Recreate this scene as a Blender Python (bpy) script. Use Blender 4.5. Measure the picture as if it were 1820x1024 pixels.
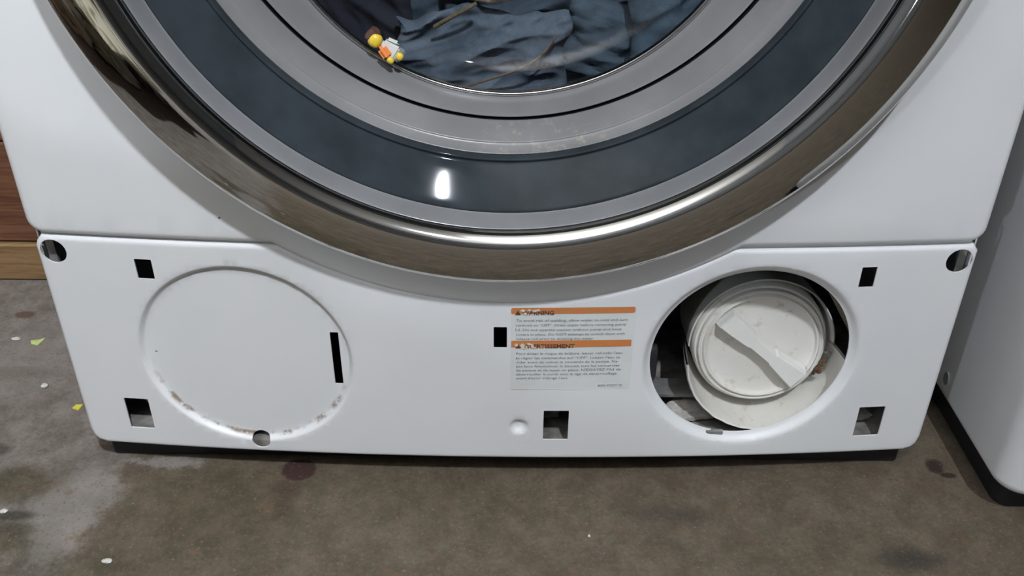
import bpy, bmesh, math, random
import numpy as np
from mathutils import Vector, Matrix, noise
from mathutils.geometry import delaunay_2d_cdt

S = bpy.context.scene
C = S.collection
for o in list(bpy.data.objects):
    bpy.data.objects.remove(o)
PI = math.pi

# ------------------------------------------------------------------ camera
F_PX = 1690.67
pitch, roll = math.radians(32.429), math.radians(-0.5727)
fw = Vector((0, math.cos(pitch), -math.sin(pitch)))
rt = Vector((1, 0, 0))
up = rt.cross(fw)
rt2 = rt * math.cos(roll) - up * math.sin(roll)
up2 = up * math.cos(roll) + rt * math.sin(roll)
cam = bpy.data.cameras.new('camera')
cam.sensor_width = 36.0
cam.lens = 36.0 * F_PX / 1820.0
cam.clip_start = 0.02
co = bpy.data.objects.new('camera', cam)
C.objects.link(co)
M4 = Matrix((rt2, up2, -fw)).transposed().to_4x4()
M4.translation = Vector((0.00441, -0.59848, 0.56529))
co.matrix_world = M4
S.camera = co

# ------------------------------------------------------------------ world, lights, exposure
W = bpy.data.worlds.new('world')
S.world = W
W.use_nodes = True
W.node_tree.nodes['Background'].inputs[0].default_value = (0.55, 0.6, 0.7, 1)
W.node_tree.nodes['Background'].inputs[1].default_value = 0.3
S.view_settings.view_transform = 'Standard'
S.view_settings.look = 'None'
S.view_settings.exposure = -0.19
S.view_settings.gamma = 1.0
S.view_settings.use_curve_mapping = False


def area(name, loc, target, sx, sy, power, col):
    l = bpy.data.lights.new(name, 'AREA')
    l.shape = 'RECTANGLE'
    l.size, l.size_y = sx, sy
    l.energy = power
    l.color = col
    o = bpy.data.objects.new(name, l)
    C.objects.link(o)
    o.location = loc
    d = Vector(target) - Vector(loc)
    o.rotation_euler = d.to_track_quat('-Z', 'Y').to_euler()
    return o


area('shaded_lamp_light', (0.375, -1.46, 2.30), (0.375 - .94, -1.46 + .16, 2.30 - .28), 0.11, 0.06, 120, (0.92, 0.97, 1.04))
area('added_ceiling_fill', (-0.75, -2.0, 1.85), (-0.75, -2.0, 2.7), 0.3, 0.3, 100, (0.88, 0.96, 1.08))  # added fill bounced off the ceiling for softer shadows, not a known lamp
area('window_light', (-1.75, -2.45, 0.72), (0, 0, 0.4), 0.10, 0.10, 12, (0.87, 0.95, 1.06))

# ------------------------------------------------------------------ helpers


def link(name, me, mat=None, parent=None, kind=None):
    o = bpy.data.objects.new(name, me)
    C.objects.link(o)
    if mat is not None:
        me.materials.append(mat)
    if parent is not None:
        o.parent = parent
    if kind:
        o['kind'] = kind
    return o


def mesh(name, verts, faces, mat=None, parent=None, smooth=False, kind=None):
    me = bpy.data.meshes.new(name)
    me.from_pydata([tuple(v) for v in verts], [], [tuple(f) for f in faces])
    me.validate()
    bm = bmesh.new()
    bm.from_mesh(me)
    bmesh.ops.recalc_face_normals(bm, faces=bm.faces)
    bm.to_mesh(me)
    bm.free()
    if smooth:
        me.polygons.foreach_set('use_smooth', [True] * len(me.polygons))
        try:
            me.set_sharp_from_angle(angle=math.radians(smooth if smooth is not True else 50))
        except Exception:
            pass
    me.update()
    return link(name, me, mat, parent, kind)


def bm_obj(name, bm, mat=None, parent=None, smooth=False, kind=None):
    bmesh.ops.recalc_face_normals(bm, faces=bm.faces)
    me = bpy.data.meshes.new(name)
    bm.to_mesh(me)
    bm.free()
    if smooth:
        me.polygons.foreach_set('use_smooth', [True] * len(me.polygons))
        me.set_sharp_from_angle(angle=math.radians(smooth if smooth is not True else 40))
    return link(name, me, mat, parent, kind)


def box_bm(lo, hi, bev=0.0, seg=2, bm=None):
    b = bmesh.new()
    bmesh.ops.create_cube(b, size=1)
    for v in b.verts:
        v.co = Vector([lo[i] + (v.co[i] + .5) * (hi[i] - lo[i]) for i in range(3)])
    if bev > 0:
        bmesh.ops.bevel(b, geom=list(b.edges), offset=bev, segments=seg, affect='EDGES', profile=0.5)
    return b


def box(name, lo, hi, mat, parent=None, bev=0.0, seg=2, kind=None):
    return bm_obj(name, box_bm(lo, hi, bev, seg), mat, parent, smooth=bev > 0 and seg > 1, kind=kind)


def empty(name, loc, label=None, cat=None, group=None):
    o = bpy.data.objects.new(name, None)
    C.objects.link(o)
    o.location = loc
    o.empty_display_size = 0.02
    if label:
        tag(o, label, cat, group)
    return o


def tag(o, label, cat, group=None):
    o['label'] = label
    o['category'] = cat
    if group:
        o['group'] = group
    return o


def keep(o, parent):
    """parent while the mesh stays in world coordinates"""
    o.parent = parent
    o.matrix_parent_inverse = Matrix.Translation(parent.location).inverted()
    return o


B = 0.01584


def bow(x):
    return -B * (1 - (x / 0.343) ** 2)


# ------------------------------------------------------------------ materials
class NT:
    def __init__(s, name):
        s.m = bpy.data.materials.new(name)
        s.m.use_nodes = True
        s.t = s.m.node_tree
        s.p = s.t.nodes['Principled BSDF']
        s.out = s.t.nodes['Material Output']

    def n(s, typ, **kw):
        nd = s.t.nodes.new(typ)
        for k, v in kw.items():
            setattr(nd, k, v)
        return nd

    def l(s, a, b):
        s.t.links.new(a, b)

    def val(s, sock, v):
        if hasattr(v, 'is_output') or isinstance(v, bpy.types.NodeSocket):
            s.l(v, sock)
        else:
            sock.default_value = v

    def math(s, op, a, b=0.0, c=None, clamp=False):
        nd = s.n('ShaderNodeMath', operation=op, use_clamp=clamp)
        s.val(nd.inputs[0], a)
        s.val(nd.inputs[1], b)
        if c is not None:
            s.val(nd.inputs[2], c)
        return nd.outputs[0]

    def coords(s):
        return s.n('ShaderNodeTexCoord').outputs['Object']

    def noise(s, scale, detail=4, rough=.55, vec=None, dist=0.0):
        nd = s.n('ShaderNodeTexNoise')
        nd.inputs['Scale'].default_value = scale
        nd.inputs['Detail'].default_value = detail
        nd.inputs['Roughness'].default_value = rough
        nd.inputs['Distortion'].default_value = dist
        s.l(vec if vec is not None else s.coords(), nd.inputs['Vector'])
        return nd.outputs['Fac']

    def ramp(s, fac, a, b, ca=0.0, cb=1.0):
        nd = s.n('ShaderNodeMapRange', clamp=True, interpolation_type='SMOOTHSTEP')
        s.val(nd.inputs[0], fac)
        nd.inputs[1].default_value = a
        nd.inputs[2].default_value = b
        nd.inputs[3].default_value = ca
        nd.inputs[4].default_value = cb
        return nd.outputs[0]

    def mix(s, fac, a, b):
        nd = s.n('ShaderNodeMix', data_type='RGBA')
        s.val(nd.inputs['Factor'], fac)
        for k, v in (('A', a), ('B', b)):
            so = [i for i in nd.inputs if i.name == k and i.type == 'RGBA'][0]
            if isinstance(v, tuple):
                so.default_value = v if len(v) == 4 else (*v, 1)
            else:
                s.l(v, so)
        return [o for o in nd.outputs if o.type == 'RGBA'][0]

    def bump(s, h, strength, dist=0.001):
        nd = s.n('ShaderNodeBump')
        nd.inputs['Strength'].default_value = strength
        nd.inputs['Distance'].default_value = dist
        s.l(h, nd.inputs['Height'])
        s.l(nd.outputs['Normal'], s.p.inputs['Normal'])

    def sep(s, vec):
        nd = s.n('ShaderNodeSeparateXYZ')
        s.l(vec, nd.inputs[0])
        return nd.outputs


def simple(name, col, rough=.5, metal=0.0, var=0.0, vs=60, bump=0.0, coat=0.0, spec=.5):
    t = NT(name)
    t.p.inputs['Roughness'].default_value = rough
    t.p.inputs['Metallic'].default_value = metal
    t.p.inputs['Specular IOR Level'].default_value = spec
    t.p.inputs['Coat Weight'].default_value = coat
    n = t.noise(vs, 4)
    if var > 0:
        a = tuple(max(0, c * (1 - var)) for c in col)
        b = tuple(min(1, c * (1 + var)) for c in col)
        t.l(t.mix(t.ramp(n, .3, .7), a, b), t.p.inputs['Base Color'])
    else:
        t.p.inputs['Base Color'].default_value = (*col, 1)
    if bump > 0:
        t.bump(n, bump)
    return t.m


def enamel(name, dirty=False):
    t = NT(name)
    p = t.coords()
    col = t.mix(t.ramp(t.noise(9, 3), .3, .7), (.71, .725, .74), (.74, .75, .76))
    if dirty:
        x, y, z = t.sep(p)
        # brown grime lying in the lower lip of the round knock-out
        dx = t.math('ADD', x, 0.2001)
        dz = t.math('SUBTRACT', z, 0.1246)
        r = t.math('SQRT', t.math('ADD', t.math('MULTIPLY', dx, dx), t.math('MULTIPLY', dz, dz)))
        band = t.math('SUBTRACT', 1.0, t.ramp(t.math('ABSOLUTE', t.math('SUBTRACT', r, 0.0785)), .0006, .0034))
        low = t.ramp(dz, -.01, -.045)
        ns = t.ramp(t.noise(85, 5, .7), .43, .62)
        k = t.math('MULTIPLY', t.math('MULTIPLY', band, low), ns)
        col = t.mix(t.math('MULTIPLY', k, .85), col, (.22, .15, .09))
        # pale drip marks under the dimple
        ddx = t.math('SUBTRACT', 1.0, t.ramp(t.math('ABSOLUTE', t.math('SUBTRACT', x, .014)), .0, .012))
        ddz = t.math('MULTIPLY', t.ramp(z, .040, .048), t.ramp(z, .062, .054))
        kk = t.math('MULTIPLY', t.math('MULTIPLY', ddx, ddz), t.ramp(t.noise(260, 3), .5, .62))
        col = t.mix(t.math('MULTIPLY', kk, .35), col, (.6, .55, .48))
    t.l(col, t.p.inputs['Base Color'])
    t.p.inputs['Roughness'].default_value = .42
    t.bump(t.noise(900, 2), .04, .0003)
    return t.m


M_white = enamel('white_enamel')
M_white_dirty = enamel('white_enamel_grimy', True)
M_chrome = NT('chrome')
M_chrome.p.inputs['Metallic'].default_value = 1
M_chrome.p.inputs['Base Color'].default_value = (.60, .60, .585, 1)
M_chrome.l(M_chrome.ramp(M_chrome.noise(25, 5, .6), .3, .8, .04, .065), M_chrome.p.inputs['Roughness'])
M_chrome = M_chrome.m
M_steel = simple('polished_steel', (.62, .62, .62), .16, 1.0)
M_galv = simple('galvanised_steel', (.42, .42, .42), .45, .7, .25, 40)
M_band = simple('smoked_glossy_plastic', (.030, .038, .044), .05, 0, .2, 30, spec=.07)
M_groove = simple('dark_rubber_groove', (.012, .016, .02), .35)
M_black = simple('black_base_plastic', (.012, .011, .013), .6, 0, .2, 40)
M_inner = simple('shadowy_cabinet_metal', (.035, .035, .04), .6, 0, .3, 30)  # near-black so the holes read dark: interior shade put into the colour
M_pan = simple('dusty_grey_base_pan', (.19, .18, .165), .85, 0, .5, 45, .3)
M_drum = simple('drum_steel', (.25, .26, .27), .35, .9, .15, 50)
M_lint = simple('grey_lint', (.42, .40, .37), .95, 0, .3, 120, .8)


def grey_ring():
    t = NT('grey_translucent_plastic')
    p = t.coords()
    x, y, z = t.sep(p)
    base = t.mix(t.ramp(t.noise(14, 4), .3, .7), (.180, .181, .184), (.222, .223, .226))
    k = t.math('MULTIPLY', t.ramp(t.noise(140, 5, .7), .52, .64),
               t.math('MULTIPLY', t.ramp(x, -.03, .0), t.ramp(x, .11, .06)))
    k = t.math('MULTIPLY', k, t.ramp(z, .316, .300))
    base = t.mix(t.math('MULTIPLY', k, .7), base, (.33, .30, .245))
    t.l(base, t.p.inputs['Base Color'])
    t.p.inputs['Roughness'].default_value = .26
    return t.m


M_grey = grey_ring()
M_rim = simple('grey_door_rim_plastic', (.20, .204, .212), .22, 0, .08, 20)


def glass():
    t = NT('clear_door_glass')
    nt = t.t
    nt.nodes.remove(t.p)
    tr = t.n('ShaderNodeBsdfTransparent')
    tr.inputs[0].default_value = (.90, .93, .94, 1)
    gl = t.n('ShaderNodeBsdfGlossy')
    gl.inputs['Roughness'].default_value = .02
    lw = t.n('ShaderNodeLayerWeight')
    lw.inputs['Blend'].default_value = .5
    fr = t.math('MULTIPLY_ADD', t.math('POWER', lw.outputs['Facing'], 5.0), .92, .04)
    mx = t.n('ShaderNodeMixShader')
    t.l(fr, mx.inputs[0])
    t.l(tr.outputs[0], mx.inputs[1])
    t.l(gl.outputs[0], mx.inputs[2])
    t.l(mx.outputs[0], t.out.inputs[0])
    return t.m


M_glass = glass()


def plastic_dirty():
    t = NT('ivory_pump_plastic')
    col = t.mix(t.ramp(t.noise(22, 4), .35, .7), (.72, .71, .67), (.67, .65, .60))
    n = t.noise(70, 6, .75)
    ao = t.n('ShaderNodeNewGeometry').outputs['Pointiness']
    k = t.math('MULTIPLY', t.ramp(n, .55, .70), .55)
    col = t.mix(k, col, (.36, .28, .18))
    t.l(col, t.p.inputs['Base Color'])
    t.p.inputs['Roughness'].default_value = .45
    return t.m


M_pump = plastic_dirty()
M_pump2 = simple('clean_ivory_plastic', (.76, .75, .72), .4, 0, .03, 30)
M_rust = simple('rusty_residue', (.12, .065, .035), .9, 0, .4, 150, .5)


def bar_mat():
    t = NT('worn_orange_print')
    n = t.noise(160, 4, .6)
    col = t.mix(t.ramp(n, .35, .65), (.62, .20, .075), (.55, .22, .06))
    x, y, z = t.sep(t.coords())
    t.l(col, t.p.inputs['Base Color'])
    t.p.inputs['Roughness'].default_value = .5
    return t.m


M_bar = bar_mat()
M_label = simple('pale_label_film', (.66, .685, .68), .35, 0, .03, 60)
M_ink = simple('faded_dark_ink', (.235, .245, .25), .6, 0, .3, 400)
M_inkd = simple('dark_brown_ink', (.10, .05, .03), .6, 0, .2, 300)
M_worn = simple('worn_off_print', (.64, .60, .53), .5, 0, .12, 300)


def denim(name, ca, cb, sc=1.0):
    t = NT(name)
    p = t.coords()
    n1 = t.noise(28 * sc, 5, .7)
    n2 = t.noise(420 * sc, 2, .6)
    f = t.math('ADD', t.math('MULTIPLY', t.ramp(n1, .3, .7), .7), t.math('MULTIPLY', n2, .3))
    t.l(t.mix(f, ca, cb), t.p.inputs['Base Color'])
    t.p.inputs['Roughness'].default_value = .9
    w = t.n('ShaderNodeTexWave', wave_type='BANDS', bands_direction='DIAGONAL')
    w.inputs['Scale'].default_value = 500
    t.l(p, w.inputs['Vector'])
    t.bump(t.math('ADD', w.outputs['Fac'], n1), .35, .001)
    return t.m


M_jean = denim('faded_blue_denim', (.035, .050, .075), (.13, .16, .20))
M_jean2 = denim('teal_blue_denim', (.030, .050, .074), (.090, .125, .160))
M_jean3 = denim('dark_indigo_denim', (.022, .034, .055), (.075, .100, .138))
M_navy = denim('black_navy_cloth', (.006, .007, .014), (.02, .022, .035))
M_tan = denim('tan_cloth', (.36, .27, .20), (.52, .42, .33))
M_thread = simple('brown_stitching', (.14, .10, .06), .9, 0, .3, 200)


def wood(name, a, b):
    t = NT(name)
    m = t.n('ShaderNodeMapping')
    m.inputs['Scale'].default_value = (1.5, 6, 22)
    t.l(t.coords(), m.inputs[0])
    n = t.noise(6, 6, .65, m.outputs[0], 1.2)
    t.l(t.mix(t.ramp(n, .3, .7), a, b), t.p.inputs['Base Color'])
    t.p.inputs['Roughness'].default_value = .55
    t.bump(n, .25, .002)
    return t.m


M_wood1 = wood('light_brown_wood', (.17, .095, .04), (.30, .19, .09))
M_wood2 = wood('reddish_brown_wood', (.095, .036, .018), (.19, .085, .045))


def floor_mat():
    t = NT('stained_concrete')
    p = t.coords()
    x, y, z = t.sep(p)
    wob = t.math('SUBTRACT', t.noise(30, 8, .78), .5)
    wob2 = t.math('SUBTRACT', t.noise(9, 4, .6), .5)

    def blob(cx, cy, rx, ry, soft=.35, w=.6, src=None):
        dx = t.math('DIVIDE', t.math('SUBTRACT', x, cx), rx)
        dy = t.math('DIVIDE', t.math('SUBTRACT', y, cy), ry)
        d = t.math('SQRT', t.math('ADD', t.math('MULTIPLY', dx, dx), t.math('MULTIPLY', dy, dy)))
        d = t.math('ADD', d, t.math('MULTIPLY', src or wob, w))
        return t.ramp(d, 1 + soft, 1 - soft)

    fine = t.noise(300, 4, .75)
    mid = t.noise(34, 9, .80)
    big = t.noise(7, 4, .6)
    brown = t.mix(t.ramp(mid, .36, .66), (.082, .064, .041), (.138, .111, .079))
    olive = t.mix(t.ramp(mid, .38, .64), (.050, .042, .021), (.088, .069, .038))
    grey = t.mix(t.ramp(mid, .36, .66), (.124, .106, .089), (.226, .202, .178))
    # left part paler, with an uneven border
    edge = t.math('ADD', x, t.math('MULTIPLY', wob, .14))
    edge = t.math('ADD', edge, t.math('MULTIPLY', wob2, .08))
    lf = t.ramp(edge, -.305, -.345)
    col = t.mix(lf, brown, grey)
    # olive-brown wet looking staining
    for a, k in ((blob(-.235, -.055, .065, .05, .6, 2.2), .75), (blob(-.40, -.02, .035, .02, .5, 2.0), .8),
                 (blob(-.40, -.085, .05, .022, .5, 2.5), .85), (blob(-.33, -.11, .06, .016, .6, 2.5), .6),
                 (blob(-.05, -.03, .09, .03, .6, 3.), .3), (blob(.28, -.09, .10, .03, .7, 2.5), .25)):
        col = t.mix(t.math('MULTIPLY', a, k), col, olive)
    # pale bare patches
    for a, k in ((blob(-.350, -.05, .030, .045, .3, 3.2), .45), (blob(-.285, .008, .034, .007, .35, 4.5), .75),
                 (blob(-.47, .15, .05, .06, .6, 2), .4)):
        col = t.mix(t.math('MULTIPLY', a, k), col, (.265, .245, .225))
    # dark marks
    for a, k, c in ((blob(-.175, .000, .0145, .013, .10, .4), .93, (.036, .014, .013)),
                    (blob(-.180, -.032, .010, .018, .7, 1.6), .5, (.05, .028, .018)),
                    (blob(.370, .012, .0075, .009, .3, 1.5), .95, (.026, .013, .011)),
                    (blob(.377, .001, .007, .0035, .3, 1.2), .95, (.020, .012, .012)),
                    (blob(.135, -.048, .035, .010, .7, 2.5), .55, (.035, .03, .022)),
                    (blob(.315, -.092, .022, .010, .6, 2.5), .75, (.028, .024, .02)),
                    (blob(-.508, .229, .011, .007, .3, 1.2), .8, (.09, .05, .03)),
                    (blob(-.393, -.056, .018, .005, .5, 1.5), .8, (.03, .025, .018)),
                    (blob(-.385, -.070, .016, .008, .5, 1.5), .6, (.04, .035, .025)),
                    (blob(-.440, .02, .012, .008, .4, 1.5), .7, (.04, .035, .028)),
                    (blob(-.47, .13, .03, .010, .6, 2.), .4, (.09, .07, .05))):
        col = t.mix(t.math('MULTIPLY', a, k), col, c)
    # rusty flecks and grit
    col = t.mix(t.math('MULTIPLY', t.ramp(t.noise(60, 3, .6), .60, .72), .45), col, (.16, .085, .04))
    col = t.mix(t.math('MULTIPLY', t.ramp(fine, .54, .68), .5), col, (.030, .026, .018))
    col = t.mix(t.math('MULTIPLY', t.ramp(fine, .43, .30), .40), col, (.30, .27, .23))
    t.l(col, t.p.inputs['Base Color'])
    t.p.inputs['Roughness'].default_value = .78
    t.bump(t.math('ADD', mid, t.math('MULTIPLY', fine, .5)), .35, .0015)
    return t.m


M_floor = floor_mat()
M_wall = simple('painted_wall', (.10, .10, .10), .8, 0, .08, 5)
M_ceil = simple('pale_ceiling', (.50, .46, .41), .85, 0, .05, 5)

# ------------------------------------------------------------------ room
box('floor', (-2.7, -3.2, -.06), (2.5, .95, 0.0), M_floor, kind='structure')
box('ceiling', (-2.7, -3.2, 2.75), (2.5, .95, 2.8), M_ceil, kind='structure')
box('wall_left', (-2.75, -3.2, 0), (-2.7, .95, 2.75), M_wall, kind='structure')
box('wall_right', (2.5, -3.2, 0), (2.55, .95, 2.75), M_wall, kind='structure')
box('wall_front', (-2.7, -3.25, 0), (2.5, -3.2, 2.75), M_wall, kind='structure')
wb = box('wall_back', (-2.7, .90, 0), (2.5, .95, 2.75), M_wall, kind='structure')
# timber lining beside the washer
ws = box('wall_side', (-2.7, .325, 0), (-.40, .37, 2.75), M_wall, kind='structure')
zz = [0.0, .047, .165, .285, .405, .525, .645, .765, .885, 1.0]
for i in range(len(zz) - 1):
    box('plank', (-2.69, .30 - (.004 if i == 0 else 0), zz[i] + .0008), (-.402, .3245, zz[i + 1] - .0008),
        M_wood1 if i == 0 else M_wood2, ws, .002, 1)

# ------------------------------------------------------------------ sheet-metal builder


def circ(cx, cz, r, n=64, a0=0.0):
    return [(cx + r * math.cos(a0 + 2 * PI * i / n), cz + r * math.sin(a0 + 2 * PI * i / n)) for i in range(n)]


def dens(poly, step):
    out = []
    for i in range(len(poly)):
        a, b = Vector(poly[i]), Vector(poly[(i + 1) % len(poly)])
        k = max(1, int((b - a).length / step))
        for j in range(k):
            q = a.lerp(b, j / k)
            out.append((q.x, q.y))
    return out


def inside(px, pz, poly):
    r = np.zeros(len(px), bool)
    n = len(poly)
    for i in range(n):
        x1, z1 = poly[i]
        x2, z2 = poly[(i + 1) % n]
        if z1 == z2:
            continue
        c = ((z1 > pz) != (z2 > pz)) & (px < (x2 - x1) * (pz - z1) / (z2 - z1) + x1)
        r ^= c
    return r


def dist_poly(px, pz, poly):
    d = np.full(len(px), 1e9)
    for i in range(len(poly)):
        ax, az = poly[i]
        bx, bz = poly[(i + 1) % len(poly)]
        L = (bx - ax) ** 2 + (bz - az) ** 2
        if L < 1e-14:
            continue
        t = np.clip(((px - ax) * (bx - ax) + (pz - az) * (bz - az)) / L, 0, 1)
        d = np.minimum(d, np.hypot(px - ax - t * (bx - ax), pz - az - t * (bz - az)))
    return d


def inset(poly, d):
    n = len(poly)
    A = sum(poly[i][0] * poly[(i + 1) % n][1] - poly[(i + 1) % n][0] * poly[i][1] for i in range(n))
    s = 1 if A > 0 else -1
    out = []
    for i in range(n):
        p, q, r = Vector(poly[i - 1]), Vector(poly[i]), Vector(poly[(i + 1) % n])
        n1 = Vector((-(q - p).y, (q - p).x)).normalized() * s
        n2 = Vector((-(r - q).y, (r - q).x)).normalized() * s
        m = (n1 + n2)
        m = m.normalized() if m.length > 1e-6 else n1
        k = d / max(.5, m.dot(n1))
        out.append((q.x + m.x * k, q.y + m.y * k))
    return out


def sheet(name, outline, holes, loops, yfunc, thick, rr, grid, mat, parent, back=None):
    """bowed sheet-metal skin facing -y, with real holes, rolled edge and thickness"""
    V, E = [], []

    def add(loop):
        b = len(V)
        V.extend(Vector(p) for p in loop)
        E.extend((b + i, b + (i + 1) % len(loop)) for i in range(len(loop)))
    add(outline)
    for h in holes:
        add(h)
    for l in loops:
        add(l)
    for k in (.12, .35, .65, 1.0):
        add(inset(outline, rr * k))
    xs = [p[0] for p in outline]
    zs = [p[1] for p in outline]
    gx = np.arange(min(xs), max(xs), grid)
    gz = np.arange(min(zs), max(zs), grid)
    G = np.array([(a, b) for a in gx for b in gz])
    ok = inside(G[:, 0], G[:, 1], outline) & (dist_poly(G[:, 0], G[:, 1], outline) > rr * 1.4)
    for h in holes:
        ok &= ~(inside(G[:, 0], G[:, 1], h)) & (dist_poly(G[:, 0], G[:, 1], h) > .0015)
    V.extend(Vector((a, b)) for a, b in G[ok])
    vo, eo, fo, _, _, _ = delaunay_2d_cdt(V, E, [], 0, 1e-6)
    P = np.array([(v.x, v.y) for v in vo])
    T = np.array([f for f in fo if len(f) == 3])
    cen = P[T].mean(1)
    ok = inside(cen[:, 0], cen[:, 1], outline)
    for h in holes:
        ok &= ~inside(cen[:, 0], cen[:, 1], h)
    T = T[ok]
    d = np.minimum(dist_poly(P[:, 0], P[:, 1], outline), rr)
    roll = rr - np.sqrt(np.maximum(0, rr * rr - (rr - d) ** 2))
    Y = np.array([yfunc(a, b) for a, b in P]) + roll
    used = np.unique(T)
    mp = -np.ones(len(P), int)
    mp[used] = np.arange(len(used))
    front = [(P[i, 0], Y[i], P[i, 1]) for i in used]
    nF = len(front)
    T = mp[T]
    # edges seen once are boundary: give them a return wall
    cnt = {}
    for a, b, c in T:
        for u, v in ((a, b), (b, c), (c, a)):
            cnt.setdefault((min(u, v), max(u, v)), []).append((u, v))
    verts = list(front)
    faces = [tuple(t) for t in T]
    bmap = {}

    def bk(i):
        if i not in bmap:
            bmap[i] = len(verts)
            x, y, z = front[i]
            verts.append((x, y + thick, z))
        return bmap[i]
    for k, l in cnt.items():
        if len(l) == 1:
            u, v = l[0]
            faces.append((u, v, bk(v), bk(u)))
    return mesh(name, verts, faces, mat, parent, smooth=35)


def rrect(x0, x1, z0, z1, r, n=6):
    out = []
    for cx, cz, a in ((x1 - r, z1 - r, 0), (x0 + r, z1 - r, PI / 2), (x0 + r, z0 + r, PI), (x1 - r, z0 + r, 1.5 * PI)):
        out += [(cx + r * math.cos(a + PI / 2 * i / n), cz + r * math.sin(a + PI / 2 * i / n)) for i in range(n + 1)]
    return out


# ------------------------------------------------------------------ washing machine
wm = empty('washing_machine', (0, .3, 0),
           'white front-loading washing machine with chrome door ring and exposed lower panel', 'washing machine')
wm_parts = []


def P(o):
    keep(o, wm)
    return o


DZ = .5      # height of the door centre
# lower panel -------------------------------------------------
RA = .3184
a_l = math.atan2(.2260 - DZ, -.168)
a_r = math.atan2(.2260 - DZ, .169)
arc = [(RA * math.cos(a), DZ + RA * math.sin(a)) for a in np.linspace(a_r, a_l, 70)]
low = [(.331, .0291), (.338, .0315), (.3415, .036), (.343, .043), (.343, .2205), (.339, .2255)]
low += [(.169, .2260)] + arc[1:-1] + [(-.168, .2260), (-.337, .2262), (-.3415, .221), (-.343, .2175), (-.343, .043), (-.3415, .036), (-.338, .0315), (-.331, .0291)]
low = dens(low, .008)
kc = (-.2001, .1246)
hc = (.1883, .1287)


def quad(x0, z0, x1, z1, r=.0006):
    return dens(rrect(x0, x1, z0, z1, r, 2), .006)


holes = [circ(*hc, .0771, 96),
         quad(-.2705, .1935, -.2578, .2105), quad(-.3065, .048, -.2865, .079),
         quad(-.1335, .1, -.127, .1495), quad(-.009, .141, .001, .1603), quad(.0305, .05, .0505, .0802),
         quad(.2588, .1925, .2700, .2100), quad(.2842, .0475, .3055, .078),
         circ(-.3300, .2135, .0098, 28), circ(.3302, .2128, .0098, 28),
         circ(-.1993, .0415, .0075, 24), circ(-.272, .124, .0011, 8)]


def step(d, w, h):
    t = min(1, max(0, d / w))
    return h * t * t * (3 - 2 * t)


def ylow(x, z):
    y = bow(x) + .0002
    r = math.hypot(x - kc[0], z - kc[1])
    y += step(.0836 - r, .0048, .0042)
    r = math.hypot(x - hc[0], z - hc[1])
    y += step(.0845 - r, .0074, .0055)
    r = math.hypot(x - .0110, z - .0635)
    y += step(.0086 - r, .0062, .0040)
    return y


loops = [circ(*kc, .0836 - .0048 * k, 90) for k in (0, .2, .4, .6, .8, 1)]
loops += [circ(*hc, .0845 - .0074 * k, 96) for k in (0, .2, .4, .6, .8)]
loops += [circ(.0110, .0635, r, 20) for r in (.0086, .0072, .0058, .0042, .0024)]
# the knock-out rim runs over the small round hole: drop loop points that fall in a hole
hole_np = [h for h in holes if len(h) == 24]


def clean(loop):
    a = np.array(loop)
    bad = inside(a[:, 0], a[:, 1], circ(-.1993, .0415, .0079, 24))
    return a, bad


seg_loops = []
for l in loops:
    a, bad = clean(l)
    seg_loops.append(l if not bad.any() else None)
    if bad.any():
        seg_loops[-1] = [tuple(q) for q in a]
P(sheet('lower_panel', low, holes, seg_loops, ylow, .0012, .0035, .006, M_white_dirty, None))

# upper front panel -------------------------------------------
RB = .3199
b_l = math.atan2(.2276 - DZ, -.168)
b_r = math.atan2(.2276 - DZ, .169)
arcb = [(RB * math.cos(a), DZ + RB * math.sin(a)) for a in np.linspace(b_r, b_l, 70)]
cr = .012
upper = [(.3450, .92), (-.3450, .92)]
cl = [(-.3450 + cr - cr * math.cos(a), .2276 + cr - cr * math.sin(a)) for a in np.linspace(0, PI / 2, 7)]
crr = [(.3450 - cr + cr * math.sin(a), .2276 + cr - cr * math.cos(a)) for a in np.linspace(0, PI / 2, 7)]
upper += cl + list(reversed(arcb)) + crr
upper = dens(upper, .01)
P(sheet('front_panel', upper, [circ(0, DZ, .262, 120), circ(-.201, .248, .0011, 8)], [circ(0, DZ, .29, 120)],
        lambda x, z: bow(x) - .0012, .012, .006, .014, M_white, None))
# cabinet shell ------------------------------------------------
bm = bmesh.new()
sec = [(-.3445, .012), (-.3445, .66), (.3445, .66), (.3445, .012)]
for a, b in ((0, 1), (1, 2), (2, 3)):
    (x0, y0), (x1, y1) = sec[a], sec[b]
    vs = [bm.verts.new(q) for q in ((x0, y0, .03), (x1, y1, .03), (x1, y1, .965), (x0, y0, .965))]
    bm.faces.new(vs)
o = bm_obj('cabinet', bm, M_white)
md = o.modifiers.new('thick', 'SOLIDIFY')
md.thickness = .0012
P(o)
P(box('top_cover', (-.345, -.005, .92), (.345, .66, .97), M_white, None, .01))
P(box('base_frame', (-.338, .0165, 0), (.338, .64, .029), M_black, None, .003))
xs_ = list(np.linspace(-.330, .330, 23))
vs_ = [(x, bow(x) + .0022, z) for z in (.033, .040) for x in xs_] + [(x, .55, z) for z in (.033, .040) for x in xs_]
fs_ = []
for i in range(22):
    for a, b in ((0, 23), (23, 69), (69, 46), (46, 0)):
        fs_.append((a + i, a + i + 1, b + i + 1, b + i))
P(mesh('base_pan', vs_, fs_, M_pan))
seam = [(-.338, .2268)] + [(-.168 - .17 * (1 - k / 12), .2268) for k in range(13)][1:] + [(RA * 1.003 * math.cos(a), DZ + RA * 1.003 * math.sin(a)) for a in np.linspace(math.atan2(.2268 - DZ, -.168), math.atan2(.2268 - DZ, .169), 50)] + [(.169 + .169 * k / 12, .2268) for k in range(1, 13)]
vs_ = [(x, bow(x) + .0045, z + d) for d in (-.0032, .008) for x, z in seam]
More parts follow.
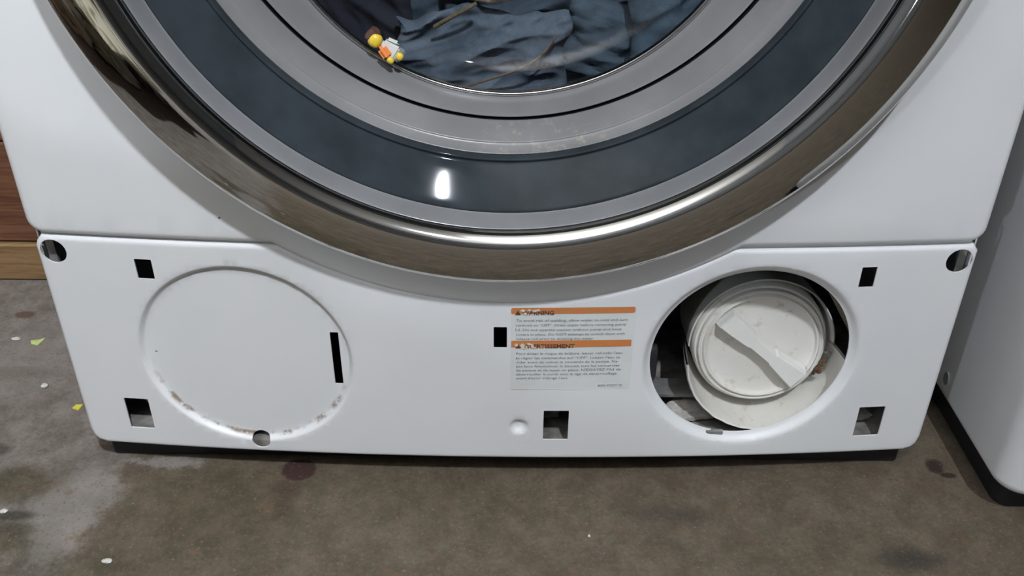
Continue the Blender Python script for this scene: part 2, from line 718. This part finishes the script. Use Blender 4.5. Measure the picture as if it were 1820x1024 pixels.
fs_ = [(i, i + 1, len(seam) + i + 1, len(seam) + i) for i in range(len(seam) - 1)]
o = mesh('seam_flange', vs_, fs_, M_white)
P(o)
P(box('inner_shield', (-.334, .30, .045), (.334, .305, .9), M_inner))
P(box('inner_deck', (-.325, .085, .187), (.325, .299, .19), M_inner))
for s in (-1, 1):
    P(box('corner_flange', (s * .3425 - .006 * (s > 0), .014, .05), (s * .3425 + .006 * (s < 0), .017, .226), M_galv))
    P(box('mounting_bracket', (min(s * .327, s * .316), .016, .12), (max(s * .327, s * .316), .019, .226), M_galv))
    P(box('mounting_bracket', (min(s * .316, s * .3152), .019, .12), (max(s * .316, s * .3152), .06, .226), M_galv))
random.seed(4)


def lump(name, c, r, mat, seed=0, rough=.35, sub=3, freq=None):
    b = bmesh.new()
    bmesh.ops.create_icosphere(b, subdivisions=sub, radius=1)
    for v in b.verts:
        n = noise.fractal(v.co * 1.6 + Vector((seed * 7.1, seed * 3.3, 1)), 1.0, 2.0, 3)
        v.co = Vector((v.co.x * r[0], v.co.y * r[1], v.co.z * r[2])) * (1 + rough * n) + Vector(c)
    return bm_obj(name, b, mat, None, smooth=True)


P(lump('lint_clump', (-.292, .030, .051), (.011, .010, .009), M_lint, 1))
P(lump('lint_clump', (.036, .026, .048), (.010, .010, .007), M_pan, 2))
P(lump('lint_clump', (.296, .028, .045), (.012, .008, .005), M_lint, 3))

# door ---------------------------------------------------------
door = empty('door', (0, 0, DZ))
keep(door, wm)


def loft(name, prof, mat, parent, n=192, smooth=True):
    """rings of (radius, y, centre z)"""
    vs, fs = [], []
    for r, y, zc in prof:
        for i in range(n):
            a = 2 * PI * i / n
            vs.append((r * math.sin(a), y, zc - r * math.cos(a)))
    for k in range(len(prof) - 1):
        for i in range(n):
            j = (i + 1) % n
            fs.append((k * n + i, k * n + j, (k + 1) * n + j, (k + 1) * n + i))
    o = mesh(name, vs, fs, mat, None, smooth=60)
    keep(o, parent)
    return o


ch = [(.2780, -.004), (.2825, -.022), (.2852, -.0340), (.2860, -.0370), (.2858, -.0386), (.2848, -.0400), (.2828, -.0416), (.2780, -.0446),
      (.2705, -.0486), (.2625, -.0514), (.2565, -.0527), (.2520, -.0529), (.2490, -.0518), (.2462, -.0496), (.2440, -.0468), (.2430, -.0440), (.2427, -.0400), (.2427, -.036)]
# finer rounding by Catmull-Rom


def cr_path(pts, k=4):
    out = []
    n = len(pts)
    for i in range(n - 1):
        p0, p1, p2, p3 = [Vector(pts[max(0, min(n - 1, i + d))]) for d in (-1, 0, 1, 2)]
        for j in range(k):
            t = j / k
            q = .5 * ((2 * p1) + (-p0 + p2) * t + (2 * p0 - 5 * p1 + 4 * p2 - p3) * t * t + (-p0 + 3 * p1 - 3 * p2 + p3) * t ** 3)
            out.append(tuple(q))
    out.append(tuple(pts[-1]))
    return out


loft('chrome_ring', [(r, y, DZ) for r, y in cr_path(ch, 3)], M_chrome, door, 240)
loft('door_rim', [(r, y, DZ) for r, y in cr_path([(.2428, -.040), (.2422, -.0418), (.2416, -.0420), (.2408, -.0400), (.2396, -.0340), (.2386, -.0275), (.2380, -.0262)], 3)], M_rim, door)
loft('smoked_band', cr_path([(.2381, -.0262, .5), (.2372, -.0266, .5002), (.2362, -.0256, .5008), (.2320, -.0210, .502), (.2260, -.0145, .5035), (.2200, -.0078, .5052), (.2172, -.0045, .506),
                             (.2164, -.0046, .5062), (.2156, -.0052, .5066), (.2148, -.0046, .5068), (.2140, -.002, .507), (.2134, .001, .507)], 3), M_band, door)
loft('glass_collar', cr_path([(.2136, -.0005, .507), (.2128, -.0008, .507), (.2118, .0010, .507), (.2086, .0055, .5072), (.2076, .0060, .5074), (.2068, .0072, .5075), (.2030, .0140, .508), (.1998, .0215, .508), (.1992, .0232, .508)], 3), M_grey, door)
loft('seal_groove', [(.1994, .0228, .508), (.1988, .0290, .508), (.1962, .0290, .5072), (.1958, .0240, .5066)], M_groove, door)
loft('inner_collar', cr_path([(.1962, .0240, .507), (.1950, .0232, .5065), (.1920, .0262, .5045), (.1840, .0345, .498), (.1756, .0440, .4905), (.1710, .0492, .487), (.1690, .0515, .4857)], 3), M_grey, door)
loft('bowl_rim', cr_path([(.1703, .0506, .4862), (.1692, .0489, .4857), (.1674, .0482, .4851), (.1656, .0490, .4846), (.1648, .0520, .4843)], 5), M_steel, door)
loft('glass_bowl', cr_path([(.1650, .0525, .4843), (.1642, .062, .4842), (.158, .074, .485), (.142, .083, .486), (.115, .090, .487), (.08, .095, .488), (.04, .097, .489), (.001, .098, .49)], 4), M_glass, door)

# drum ---------------------------------------------------------
vs = []
o = loft('drum', [(.302, .070, DZ), (.302, .29, DZ), (.295, .297, DZ), (.001, .298, DZ)], M_drum, wm, 96)
loft('tub_gasket', [(.2436, -.036, DZ), (.2500, .0, DZ), (.270, .04, DZ), (.302, .071, DZ)], M_groove, wm, 96)

# pump filter --------------------------------------------------
pf = empty('pump_filter', (.203, .03, .119))
keep(pf, wm)
tilt = math.radians(6)
PC = Vector((.2060, .034, .1140))
ax = Vector((0, -math.cos(tilt), math.sin(tilt)))       # out of the machine
uz = Vector((0, math.sin(tilt), math.cos(tilt)))
ux = Vector((1, 0, 0))


def pt(u, w, h):
    return PC + ux * u + uz * w + ax * h


def lathe(name, prof, mat, parent, n=80, a0=0, a1=2 * PI, du=0, dw=0, f=None):
    vs, fs = [], []
    full = abs(a1 - a0 - 2 * PI) < 1e-6
    m = n if full else n + 1
    for r, h in prof:
        for i in range(m):
            a = a0 + (a1 - a0) * i / n
            rr, hh = (f(r, h, a) if f else (r, h))
            vs.append(pt(du + rr * math.cos(a), dw + rr * math.sin(a), hh))
    for k in range(len(prof) - 1):
        for i in range(n):
            j = (i + 1) % m
            fs.append((k * m + i, k * m + j, (k + 1) * m + j, (k + 1) * m + i))
    o = mesh(name, vs, fs, mat, None, smooth=45)
    keep(o, parent)
    return o


lathe('housing', [(.0500, .004), (.0528, .004), (.0540, .002), (.0545, -.004), (.0545, -.06), (.050, -.06)], M_pump, pf)
lathe('cap', [(.0510, .000), (.0510, .0062), (.0502, .0078), (.0492, .0080), (.0484, .0066), (.0474, .0066), (.0468, .0088), (.0458, .0095),
              (.0446, .0090), (.0438, .0062), (.0410, .0052), (.030, .0056), (.015, .0062), (.0005, .0064)], M_pump, pf)
# bow-tie grip
ang = math.radians(-40.5)
ex = Vector((math.cos(ang), math.sin(ang)))
ey = Vector((-math.sin(ang), math.cos(ang)))
prof = []
L = .0425
half = [(-L, .0078), (-.030, .0072), (-.013, .0056), (-.0115, .0044), (.0115, .0044), (.013, .0054), (.030, .0074), (L, .0088)]
top = [(u, w) for u, w in half]
outl = top + [(u, -w) for u, w in reversed(half)]
bm = bmesh.new()


def gp(u, w, h, k=1.0):
    q = ex * u + ey * (w * k)
    return pt(q.x, q.y, h)


lv = []
for h, k, kk in ((.005, 1.22, 1.0), (.0155, 1.02, .985), (.0172, .9, .97)):
    lv.append([bm.verts.new(gp(u * kk, w, h, k)) for u, w in outl])
nn = len(outl)
for a, b in ((0, 1), (1, 2)):
    for i in range(nn):
        j = (i + 1) % nn
        bm.faces.new((lv[a][i], lv[a][j], lv[b][j], lv[b][i]))
for i in range(len(half) - 1):
    bm.faces.new((lv[2][i], lv[2][i + 1], lv[2][nn - 2 - i], lv[2][nn - 1 - i]))
o = bm_obj('grip', bm, M_pump2)
keep(o, pf)
# drip cup: lower half trough in front of the cap


def cupf(r, h, a):
    return r, h


def ragged(r, h, a):
    return r + .0006 * noise.noise(Vector((a * 9, h * 200, 1))), h


lathe('drip_cup', [(.0560, -.03), (.0590, -.012), (.0608, .010), (.0620, .0260), (.0632, .0268), (.0640, .0255), (.0628, .008), (.0605, -.014), (.0580, -.03)],
      M_pump, pf, 60, math.radians(182), math.radians(362), .0015, -.0045, ragged)
lathe('upper_collar', [(.0560, -.03), (.0572, -.002), (.0582, .004), (.0592, .003), (.0590, -.006), (.0575, -.03)],
      M_pump, pf, 60, math.radians(2), math.radians(182), .0015, -.001)
for i, (a, r, s) in enumerate(((-24, .0540, .0030), (-17, .0560, .0026), (-31, .0530, .0026), (-50, .044, .0018), (-8, .0570, .0024))):
    q = pt(r * math.cos(math.radians(a)), r * math.sin(math.radians(a)), .0065 - .002 * (i % 3))
    b = lump('residue', q, (s, s * .8, s * 1.1), M_rust if i in (0, 1, 3) else M_pan, i + 10, .9, 3)
    keep(b, pf)
# grey bracket and tray behind the opening
P(box('pump_bracket', (.125, .030, .058), (.163, .052, .062), M_galv, None, .001))
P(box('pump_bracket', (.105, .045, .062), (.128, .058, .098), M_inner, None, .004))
P(lump('lint_clump', (.158, .030, .046), (.022, .012, .006), M_lint, 5))
P(box('panel_clip', (.163, -.0085, .0512), (.177, -.0050, .0545), M_galv, None, .0006))

# warning label ------------------------------------------------
wl = empty('warning_label', (.05, -.016, .14))
keep(wl, wm)


def lx(px):
    return .0040 + (px - 908) * .000416


def lz(py):
    return .1775 - (py - 548) * .000524


SL = .0158   # printed slightly crooked


def lab(name, polys, mat, lift):
    bm = bmesh.new()
    for x0, x1, z0, z1, r in polys:
        n = 10
        ring = dens(rrect(x0, x1, z0, z1, r, 3), .006)
        vs = [bm.verts.new((a, bow(a) - lift, b + (a - .0040) * SL)) for a, b in ring]
        f = bm.faces.new(vs)
    bmesh.ops.triangulate(bm, faces=bm.faces)
    bm.normal_update()
    o = bm_obj(name, bm, mat)
    keep(o, wl)
    return o


lab('label_film', [(.0040, .0965, .1015, .1780, .002)], M_label, .00015)
lab('header_band', [(.0040, .0956, .1725, .1778, .0012)], M_bar, .00030)
lab('header_band', [(.0043, .0948, .1420, .1482, .0004)], M_bar, .00030)


def text(name, s, x0, x1, zc, h, mat, lift=.00045, bold=0.0):
    cu = bpy.data.curves.new('t', 'FONT')
    cu.body = s
    cu.size = 1
    cu.resolution_u = 2
    cu.offset = bold
    to = bpy.data.objects.new('t', cu)
    C.objects.link(to)
    dg = bpy.context.evaluated_depsgraph_get()
    me = bpy.data.meshes.new_from_object(to.evaluated_get(dg))
    bpy.data.objects.remove(to)
    bpy.data.curves.remove(cu)
    co_ = np.zeros(len(me.vertices) * 3)
    me.vertices.foreach_get('co', co_)
    co_ = co_.reshape(-1, 3)
    ax0, ax1 = co_[:, 0].min(), co_[:, 0].max()
    out = np.zeros_like(co_)
    out[:, 0] = x0 + (co_[:, 0] - ax0) / (ax1 - ax0) * (x1 - x0)
    out[:, 2] = zc + (co_[:, 1] - .36) / .72 * h + (out[:, 0] - .0040) * SL
    out[:, 1] = [bow(a) - lift for a in out[:, 0]]
    me.vertices.foreach_set('co', out.ravel())
    me.materials.clear()
    me.name = name
    me.update()
    o = link(name, me, mat)
    keep(o, wl)
    return o


text('header_text', 'WARNING', lx(927), lx(984), lz(555.5), .0036, M_inkd, .00045, .03)
text('header_text', 'AVERTISSEMENT', lx(932), lx(1024), lz(613.5), .0036, M_inkd, .00045, .03)
H = .0023
for s, a, b, y in (('To avoid risk of scalding, allow water to cool and turn', 917, 1116, 568.5),
                   ('controls to "OFF". Drain water before removing pump', 916, 1114, 576.5),
                   ('lid. Do not operate washer without pump and hose', 916, 1106, 584.5),
                   ('covers in place. Do NOT attempt to unlock door with', 917, 1113, 592.5),
                   ('release rod prior to draining the water.', 917, 1058, 600.2),
                   ('Pour éviter le risque de brûlure, laisser refroidir l\'eau', 918, 1111, 626.5),
                   ('et régler les commandes sur "OFF". Laisser l\'eau se', 917, 1108, 634.3),
                   ('vider avant de retirer le couvercle de la pompe. Ne', 918, 1104, 641.8),
                   ('pas faire fonctionner la laveuse sans les couvercles', 918, 1108, 649.2),
                   ('de pompe et de tuyau en place. N\'ESSAYEZ PAS de', 918, 1111, 656.5),
                   ('déverrouiller la porte avec la tige de déverrouillage', 918, 1104, 663.8),
                   ('avant d\'avoir vidangé l\'eau.', 918, 1015, 671.0),
                   ('8000 P9377 70', 1071, 1116, 686.5)):
    text('printed_line', s, lx(a), lx(b), lz(y), H, M_ink)
# warning triangles
for nm, px, py in (('warning_symbol', 920, 555.5), ('warning_symbol', 921, 613.5)):
    bm = bmesh.new()
    x, z = lx(px), lz(py) + (lx(px) - .004) * SL
    q = [bm.verts.new((x + a, bow(x) - .00045, z + b)) for a, b in ((-.0022, -.0019), (.0022, -.0019), (0, .0021))]
    bm.faces.new(q)
    keep(bm_obj(nm, bm, M_inkd), wl)
# places where the print has rubbed off
random.seed(9)
for px, py, rx, ry in ((929, 551.5, 5, 2.6), (933, 557.5, 3.2, 2.6), (940, 550.8, 4.5, 2.0), (950, 552, 5, 2.6), (946, 558.5, 2.5, 1.6), (956, 551, 3, 2.0),
                       (917.5, 611, 3.0, 3.0), (929, 612, 4.5, 4.3), (931, 617, 4, 1.8), (936, 614.5, 2, 3.2), (941, 609.5, 5, 1.6), (947, 613, 3.2, 4.2), (951, 616, 3, 2.2)):
    bm = bmesh.new()
    q = []
    for i in range(12):
        a = 2 * PI * i / 12
        k = .65 + .6 * random.random()
        x = lx(px + rx * k * math.cos(a))
        z = lz(py + ry * k * math.sin(a)) + (x - .004) * SL
        q.append(bm.verts.new((x, bow(x) - .0006, z)))
    bm.faces.new(q)
    bmesh.ops.triangulate(bm, faces=bm.faces)
    keep(bm_obj('worn_patch', bm, M_worn), wl)

# ------------------------------------------------------------------ laundry in the drum


def sweep(name, path, wa, wb, mat, parent=None, seed=0, amp=.006, freq=45, nu=90, nv=40, flat=.75):
    pts = cr_path([tuple(p) for p in path], 24)
    pts = [Vector(p) for p in pts]
    n = len(pts)
    vs, fs = [], []
    for k, p in enumerate(pts):
        t = (pts[min(n - 1, k + 1)] - pts[max(0, k - 1)]).normalized()
        s = Vector((0, 1, 0))
        u = s.cross(t).normalized()
        s = t.cross(u).normalized()
        e = min(1, min(k, n - 1 - k) / (n * .16) + .02)
        tap = math.sqrt(max(0, 1 - (1 - e) ** 2))
        for i in range(nv):
            a = 2 * PI * i / nv
            ca, sa = math.cos(a), math.sin(a)
            ca = math.copysign(abs(ca) ** flat, ca)
            sa = math.copysign(abs(sa) ** flat, sa)
            q = p + u * (wa * tap * ca) + s * (wb * tap * sa)
            f = noise.fractal(Vector((q.x * freq * .8, q.y * freq, q.z * freq * 1.4)) + Vector((seed * 5.3, seed, 0)), 1.0, 2.0, 4)
            rdg = 1 - abs(noise.noise(Vector((q.x * freq * .5, q.y * freq * .5, q.z * freq * 1.1)) + Vector((seed * 2.3, 9, 0))))
            d = (u * ca + s * sa)
            vs.append(q + d * (amp * f + amp * .9 * (rdg - .7)))
    for k in range(n - 1):
        for i in range(nv):
            j = (i + 1) % nv
            fs.append((k * nv + i, k * nv + j, (k + 1) * nv + j, (k + 1) * nv + i))
    for k in (0, n - 1):
        c = len(vs)
        vs.append(pts[k])
        for i in range(nv):
            fs.append((k * nv + i, k * nv + (i + 1) % nv, c))
    return mesh(name, vs, fs, mat, parent, smooth=80)


def tube(name, path, r, mat, parent=None, n=8, k=10):
    pts = [Vector(p) for p in cr_path([tuple(p) for p in path], k)]
    vs, fs = [], []
    m = len(pts)
    for i, p in enumerate(pts):
        t = (pts[min(m - 1, i + 1)] - pts[max(0, i - 1)]).normalized()
        s = Vector((0, 1, 0.1)).cross(t).normalized()
        u = t.cross(s)
        for j in range(n):
            a = 2 * PI * j / n
            vs.append(p + s * r * math.cos(a) + u * r * math.sin(a))
    for i in range(m - 1):
        for j in range(n):
            fs.append((i * n + j, i * n + (j + 1) % n, (i + 1) * n + (j + 1) % n, (i + 1) * n + j))
    fs.append(tuple(range(n)))
    fs.append(tuple(range((m - 1) * n, m * n)))
    return mesh(name, vs, fs, mat, parent, smooth=70)


LY = -.045     # the load is pressed against the glass


def gar(pts):
    return [(x, y + LY, z) for x, y, z in pts]


def drape(name, x0, x1, z0, z1, y0, lean, amp, mat, parent=None, seed=0, ang=0.0, stretch=2.6, freq=26, nx=110, nz=70, thick=.004, ragged=.006):
    """a crumpled sheet of cloth leaning back, with ridged folds running along ang"""
    ca, sa = math.cos(ang), math.sin(ang)
    vs, fs = [], []
    for side in (0, 1):
        for j in range(nz + 1):
            for i in range(nx + 1):
                u, v = i / nx, j / nz
                x = x0 + (x1 - x0) * u
                z = z0 + (z1 - z0) * v
                z = max(z, .5 - math.sqrt(max(0, .284 ** 2 - x * x)))
                e = min(u, 1 - u, v, 1 - v)
                x += ragged * noise.noise(Vector((v * 5, seed, 3.3))) * (abs(u - .5) * 2)
                z += (1 if z > .3 else .2) * ragged * 1.6 * noise.noise(Vector((u * 6, seed, 7.7))) * (abs(v - .5) * 2)
                a, b = (x * ca + z * sa) * freq / stretch, (-x * sa + z * ca) * freq
                n1 = noise.noise(Vector((a, b, seed * 3.7)))
                n2 = noise.noise(Vector((a * 2.3 + 5, b * 2.1, seed * 1.7)))
                n3 = noise.noise(Vector((x * 150, z * 150, seed)))
                f = (1 - abs(n1) * 2.0) * .7 + (1 - abs(n2) * 2.0) * .3
                edge = 1 - min(1, e / .06)
                y = y0 + lean * (z - z0) - amp * f - .0006 * n3 + .006 * edge * edge
                vs.append((x, y + side * thick, z))
    m = (nx + 1) * (nz + 1)
    for side in (0, 1):
        for j in range(nz):
            for i in range(nx):
                a = side * m + j * (nx + 1) + i
                q = (a, a + 1, a + nx + 2, a + nx + 1)
                fs.append(q if side == 0 else q[::-1])
    rim = [i for i in range(nx + 1)] + [j * (nx + 1) + nx for j in range(1, nz + 1)] + [nz * (nx + 1) + i for i in range(nx - 1, -1, -1)] + [j * (nx + 1) for j in range(nz - 1, 0, -1)]
    for k in range(len(rim)):
        a, b = rim[k], rim[(k + 1) % len(rim)]
        fs.append((a, a + m, b + m, b))
    return mesh(name, vs, fs, mat, parent, smooth=80)


jn = empty('jeans', (0, .115, .27), 'faded blue denim jeans folded along the bottom of the glass, brown seam showing', 'jeans')
keep(drape('leg', -.086, .046, .263, .353, .116, .10, .011, M_jean, None, 1, .28, 3.0, 48), jn)
keep(drape('leg', -.10, .082, .220, .270, .150, .10, .008, M_jean3, None, 2, .12, 3.4, 45), jn)
keep(tube('seam', [(-.062, .1035, .292), (-.03, .1025, .304), (.005, .1035, .316), (.024, .1045, .327), (.036, .1055, .343)], .0010, M_thread), jn)
keep(tube('waistband', [(-.056, .110, .347), (-.040, .107, .357), (-.024, .110, .365)], .0017, M_thread), jn)
j2 = empty('jeans', (.1, .12, .28), 'teal blue denim jeans bunched at the right behind the glass, below the dark folds', 'jeans')
keep(sweep('pocket', gar([(.072, .216, .290), (.078, .212, .322), (.086, .214, .350)]), .034, .016, M_jean2, None, 3, .006, 60), j2)
keep(drape('leg', .096, .215, .250, .385, .130, .12, .012, M_jean2, None, 4, .55, 3.0, 42), j2)
j3 = drape('jeans', -.055, .145, .326, .410, .204, .10, .010, M_jean3, None, 5, .12, 4.0, 60)
tag(j3, 'dark indigo jeans in long flat folds above the faded pair, under the tan cloth', 'jeans')
j4 = drape('jeans', -.13, .20, .30, .50, .246, .10, .014, M_jean2, None, 6, .2, 2.5, 34)
tag(j4, 'blue denim jeans lying topmost and furthest back in the drum', 'jeans')
nv_ = drape('shirt', -.190, -.078, .275, .46, .138, .12, .010, M_navy, None, 7, -.7, 2.5, 38)
tag(nv_, 'near-black navy shirt crumpled at the left of the drum above the toy figure', 'shirt')
tc = sweep('cloth', gar([(-.035, .178, .374), (-.008, .171, .373), (.024, .176, .381)]), .011, .010, M_tan, None, 8, .004)
tag(tc, 'small tan cloth on top of the blue jeans at the top edge', 'cloth')

# ------------------------------------------------------------------ toy figure
M_yel = simple('yellow_toy_plastic', (.72, .52, .045), .35)
M_org = simple('orange_toy_plastic', (.80, .26, .07), .35)
M_hair = simple('brown_toy_hair', (.085, .035, .025), .5)
M_twh = simple('white_toy_plastic', (.62, .62, .60), .4)
M_tgr = simple('grey_toy_plastic', (.20, .23, .22), .45)
toy = empty('toy_figure', (-.082, .046, .350),
            'tiny toy figure with brown hair, yellow face and orange arm lying on the glass rim', 'toy')
TX = Vector((.80, -.02, -.56)).normalized()      # head to feet, along the rim
TY = Vector((0, -1, .25))
TY = (TY - TX * TY.dot(TX)).normalized()         # towards the viewer
TZ = TX.cross(TY).normalized()
if TZ.z < 0:
    TZ = -TZ
TC = Vector((-.0835, .044, .3525))


def tbox(name, u, s, mat, bev=.0012, taper=1.0, rot=0):
    b = bmesh.new()
    bmesh.ops.create_cube(b, size=1)
    for v in b.verts:
        k = taper if v.co.x < 0 else 1
        v.co = Vector((v.co.x * s[0], v.co.y * s[1], v.co.z * s[2] * k))
    bmesh.ops.bevel(b, geom=list(b.edges), offset=bev, segments=2, affect='EDGES')
    R = Matrix.Rotation(rot, 3, 'Y')
    for v in b.verts:
        c = R @ v.co
        v.co = TC + TX * (u[0] + c.x) + TY * (u[1] + c.y) + TZ * (u[2] + c.z)
    o = bm_obj(name, b, mat, None, smooth=True)
    keep(o, toy)
    return o


def tball(name, u, s, mat, sd=0, rough=0.0):
    b = bmesh.new()
    bmesh.ops.create_icosphere(b, subdivisions=3, radius=1)
    for v in b.verts:
        k = 1 + rough * noise.noise(v.co * 2 + Vector((sd, 0, 0)))
        c = Vector([math.copysign(abs(v.co[i]) ** .8, v.co[i]) * s[i] * k for i in range(3)])
        v.co = TC + TX * (u[0] + c.x) + TY * (u[1] + c.y) + TZ * (u[2] + c.z)
    o = bm_obj(name, b, mat, None, smooth=True)
    keep(o, toy)
    return o


tball('head', (-.0095, .0012, .0000), (.0048, .0046, .0050), M_yel)
tball('hair', (-.0125, -.0012, .0016), (.0046, .0056, .0056), M_hair, 2, .3)
tbox('torso', (.0015, 0, .0002), (.0125, .0062, .0105), M_twh, .0012, .7)
tbox('arm', (.0002, .0040, -.0030), (.0105, .0062, .0066), M_org, .0022, 1, .35)
tbox('arm', (.0010, -.0015, .0055), (.0095, .0045, .0035), M_twh, .0016, 1, -.2)
tball('hand', (.0062, .0048, -.0052), (.0026, .0022, .0021), M_yel)
tball('hand', (.0100, .0045, .0005), (.0026, .0024, .0026), M_yel)
tbox('leg', (.0092, -.0010, .0032), (.0058, .0056, .0045), M_tgr, .0010)
tbox('leg', (.0092, -.0015, -.0020), (.0058, .0056, .0045), M_twh, .0010)

# ------------------------------------------------------------------ neighbouring appliance
nb = empty('dryer', (.72, .3, 0), 'second white appliance standing right of the washer, its shaded side facing it', 'dryer')


def rprism(name, x0, x1, y0, y1, z0, z1, r, bev, mat, parent, n=10):
    ol = rrect(x0, x1, y0, y1, r, n)
    rings = []
    for k in range(6):
        a = PI / 2 * k / 5
        rings.append((z0 + bev - bev * math.cos(a), bev - bev * math.sin(a)))
    rings.append((z1, 0))
    vs, fs = [], []
    for z, d in rings:
        for x, y in inset(ol, d) if d > 1e-6 else ol:
            vs.append((x, y, z))
    m = len(ol)
    for k in range(len(rings) - 1):
        for i in range(m):
            j = (i + 1) % m
            fs.append((k * m + i, k * m + j, (k + 1) * m + j, (k + 1) * m + i))
    fs.append(tuple(range(m)))
    fs.append(tuple(range((len(rings) - 1) * m, len(rings) * m)))
    o = mesh(name, vs, fs, mat, None, smooth=50)
    keep(o, parent)
    return o


rprism('body', .3880, 1.075, -.058, .62, .030, .96, .024, .010, M_white, nb)
rprism('base', .4015, 1.06, -.035, .60, 0, .0305, .012, .001, M_black, nb)
b = bmesh.new()
bmesh.ops.create_cone(b, cap_ends=True, segments=20, radius1=.0062, radius2=.0052, depth=.003)
for v in b.verts:
    v.co = Vector((.3880 + v.co.z * .5, .068 + v.co.x * .75, .052 + v.co.y))
keep(bm_obj('hole_plug', b, M_tgr), nb)

# ------------------------------------------------------------------ litter on the floor
M_lime = simple('lime_paper', (.50, .58, .22), .8, 0, .1, 200)
M_chip = simple('white_paint_chip', (.56, .55, .51), .8, 0, .15, 300)
M_ylw = simple('yellow_flake', (.62, .55, .08), .8, 0, .1, 200)


def flake(name, x, y, pts, mat, label, cat, t=.0008, curl=.001, group=None):
    bm = bmesh.new()
    tp = [bm.verts.new((x + a, y + b, t + curl * (i % 2 + .2))) for i, (a, b) in enumerate(pts)]
    bt = [bm.verts.new((x + a, y + b, .0001 + curl * (i % 2 + .2) * .4)) for i, (a, b) in enumerate(pts)]
    bm.faces.new(tp)
    bm.faces.new(list(reversed(bt)))
    n = len(pts)
    for i in range(n):
        bm.faces.new((tp[i], tp[(i + 1) % n], bt[(i + 1) % n], bt[i]))
    o = bm_obj(name, bm, mat)
    return tag(o, label, cat, group)


flake('paper_scrap', -.4745, .180, [(-.007, .002), (-.004, -.004), (.003, -.0065), (.0065, .005), (.001, .004)], M_lime,
      'lime green torn paper scrap lying flat on the concrete left of the washer', 'scrap')
flake('paper_scrap', -.3935, .079, [(-.003, .003), (-.004, -.003), (.002, -.005), (.004, .002)], M_ylw,
      'tiny yellow scrap touching the lower left edge of the washer', 'scrap')
flake('paper_scrap', -.461, .060, [(-.002, .002), (-.002, -.002), (.002, -.003), (.002, .002)], M_lime,
      'tiny pale green fleck at the left frame edge, below the white pebble', 'scrap')


def peb(name, x, y, r, mat, label, sd, cat='pebble'):
    o = lump(name, (x, y, r[2] * .8), r, mat, sd, .25, 2)
    return tag(o, label, cat)


peb('pebble', -.436, .108, (.0032, .0032, .0024), M_chip, 'round white pebble on the concrete left of the washer, below the lime scrap', 21)
peb('paint_chip', -.498, .185, (.0045, .0028, .0010), M_chip, 'flat whitish chip on the concrete, left of the lime scrap', 22, 'chip')
peb('paint_chip', -.476, .262, (.0060, .0035, .0008), M_chip, 'faint whitish chip near the wooden wall, above the brown stain', 23, 'chip')
peb('paint_chip', -.402, -.052, (.0032, .0025, .0014), M_chip, 'white crumb at the far left edge by the black stains', 24, 'chip')
peb('paint_chip', -.301, -.102, (.0042, .0022, .0012), M_chip, 'white sliver lying nearest the camera at the bottom left', 25, 'chip')
peb('crumb', .067, -.072, (.0011, .0015, .0010), M_chip, 'single pale crumb on bare brown concrete before the washer', 26, 'crumb')

# ------------------------------------------------------------------ made-up stand-ins for unseen clutter that the chrome ring mirrors
def camo():
    t = NT('olive_and_cream_cloth')
    n = t.noise(11, 4, .6, None, 1.5)
    n2 = t.noise(5, 3, .5, None, 2.0)
    col = t.mix(t.ramp(n, .42, .52), (.24, .21, .13), (.52, .48, .38))
    col = t.mix(t.ramp(n2, .56, .62), col, (.02, .02, .018))
    t.l(col, t.p.inputs['Base Color'])
    t.p.inputs['Roughness'].default_value = .9
    return t.m


hp = lump('standin_clothes_heap', (-.93, -.52, .15), (.42, .42, .28), camo(), 31, .45, 5)
for v in hp.data.vertices:
    v.co.z = max(.002, v.co.z)
tag(hp, 'made-up heap of olive, cream and black clothes standing in for clutter mirrored in the left chrome ring', 'laundry')
bg = lump('standin_bag', (-1.85, .0, .24), (.28, .20, .34), M_black, 33, .3, 4)
for v in bg.data.vertices:
    v.co.z = max(.002, v.co.z)
tag(bg, 'made-up black bag standing in for unseen dark clutter, mirrored along the outer edge of the ring', 'bag')
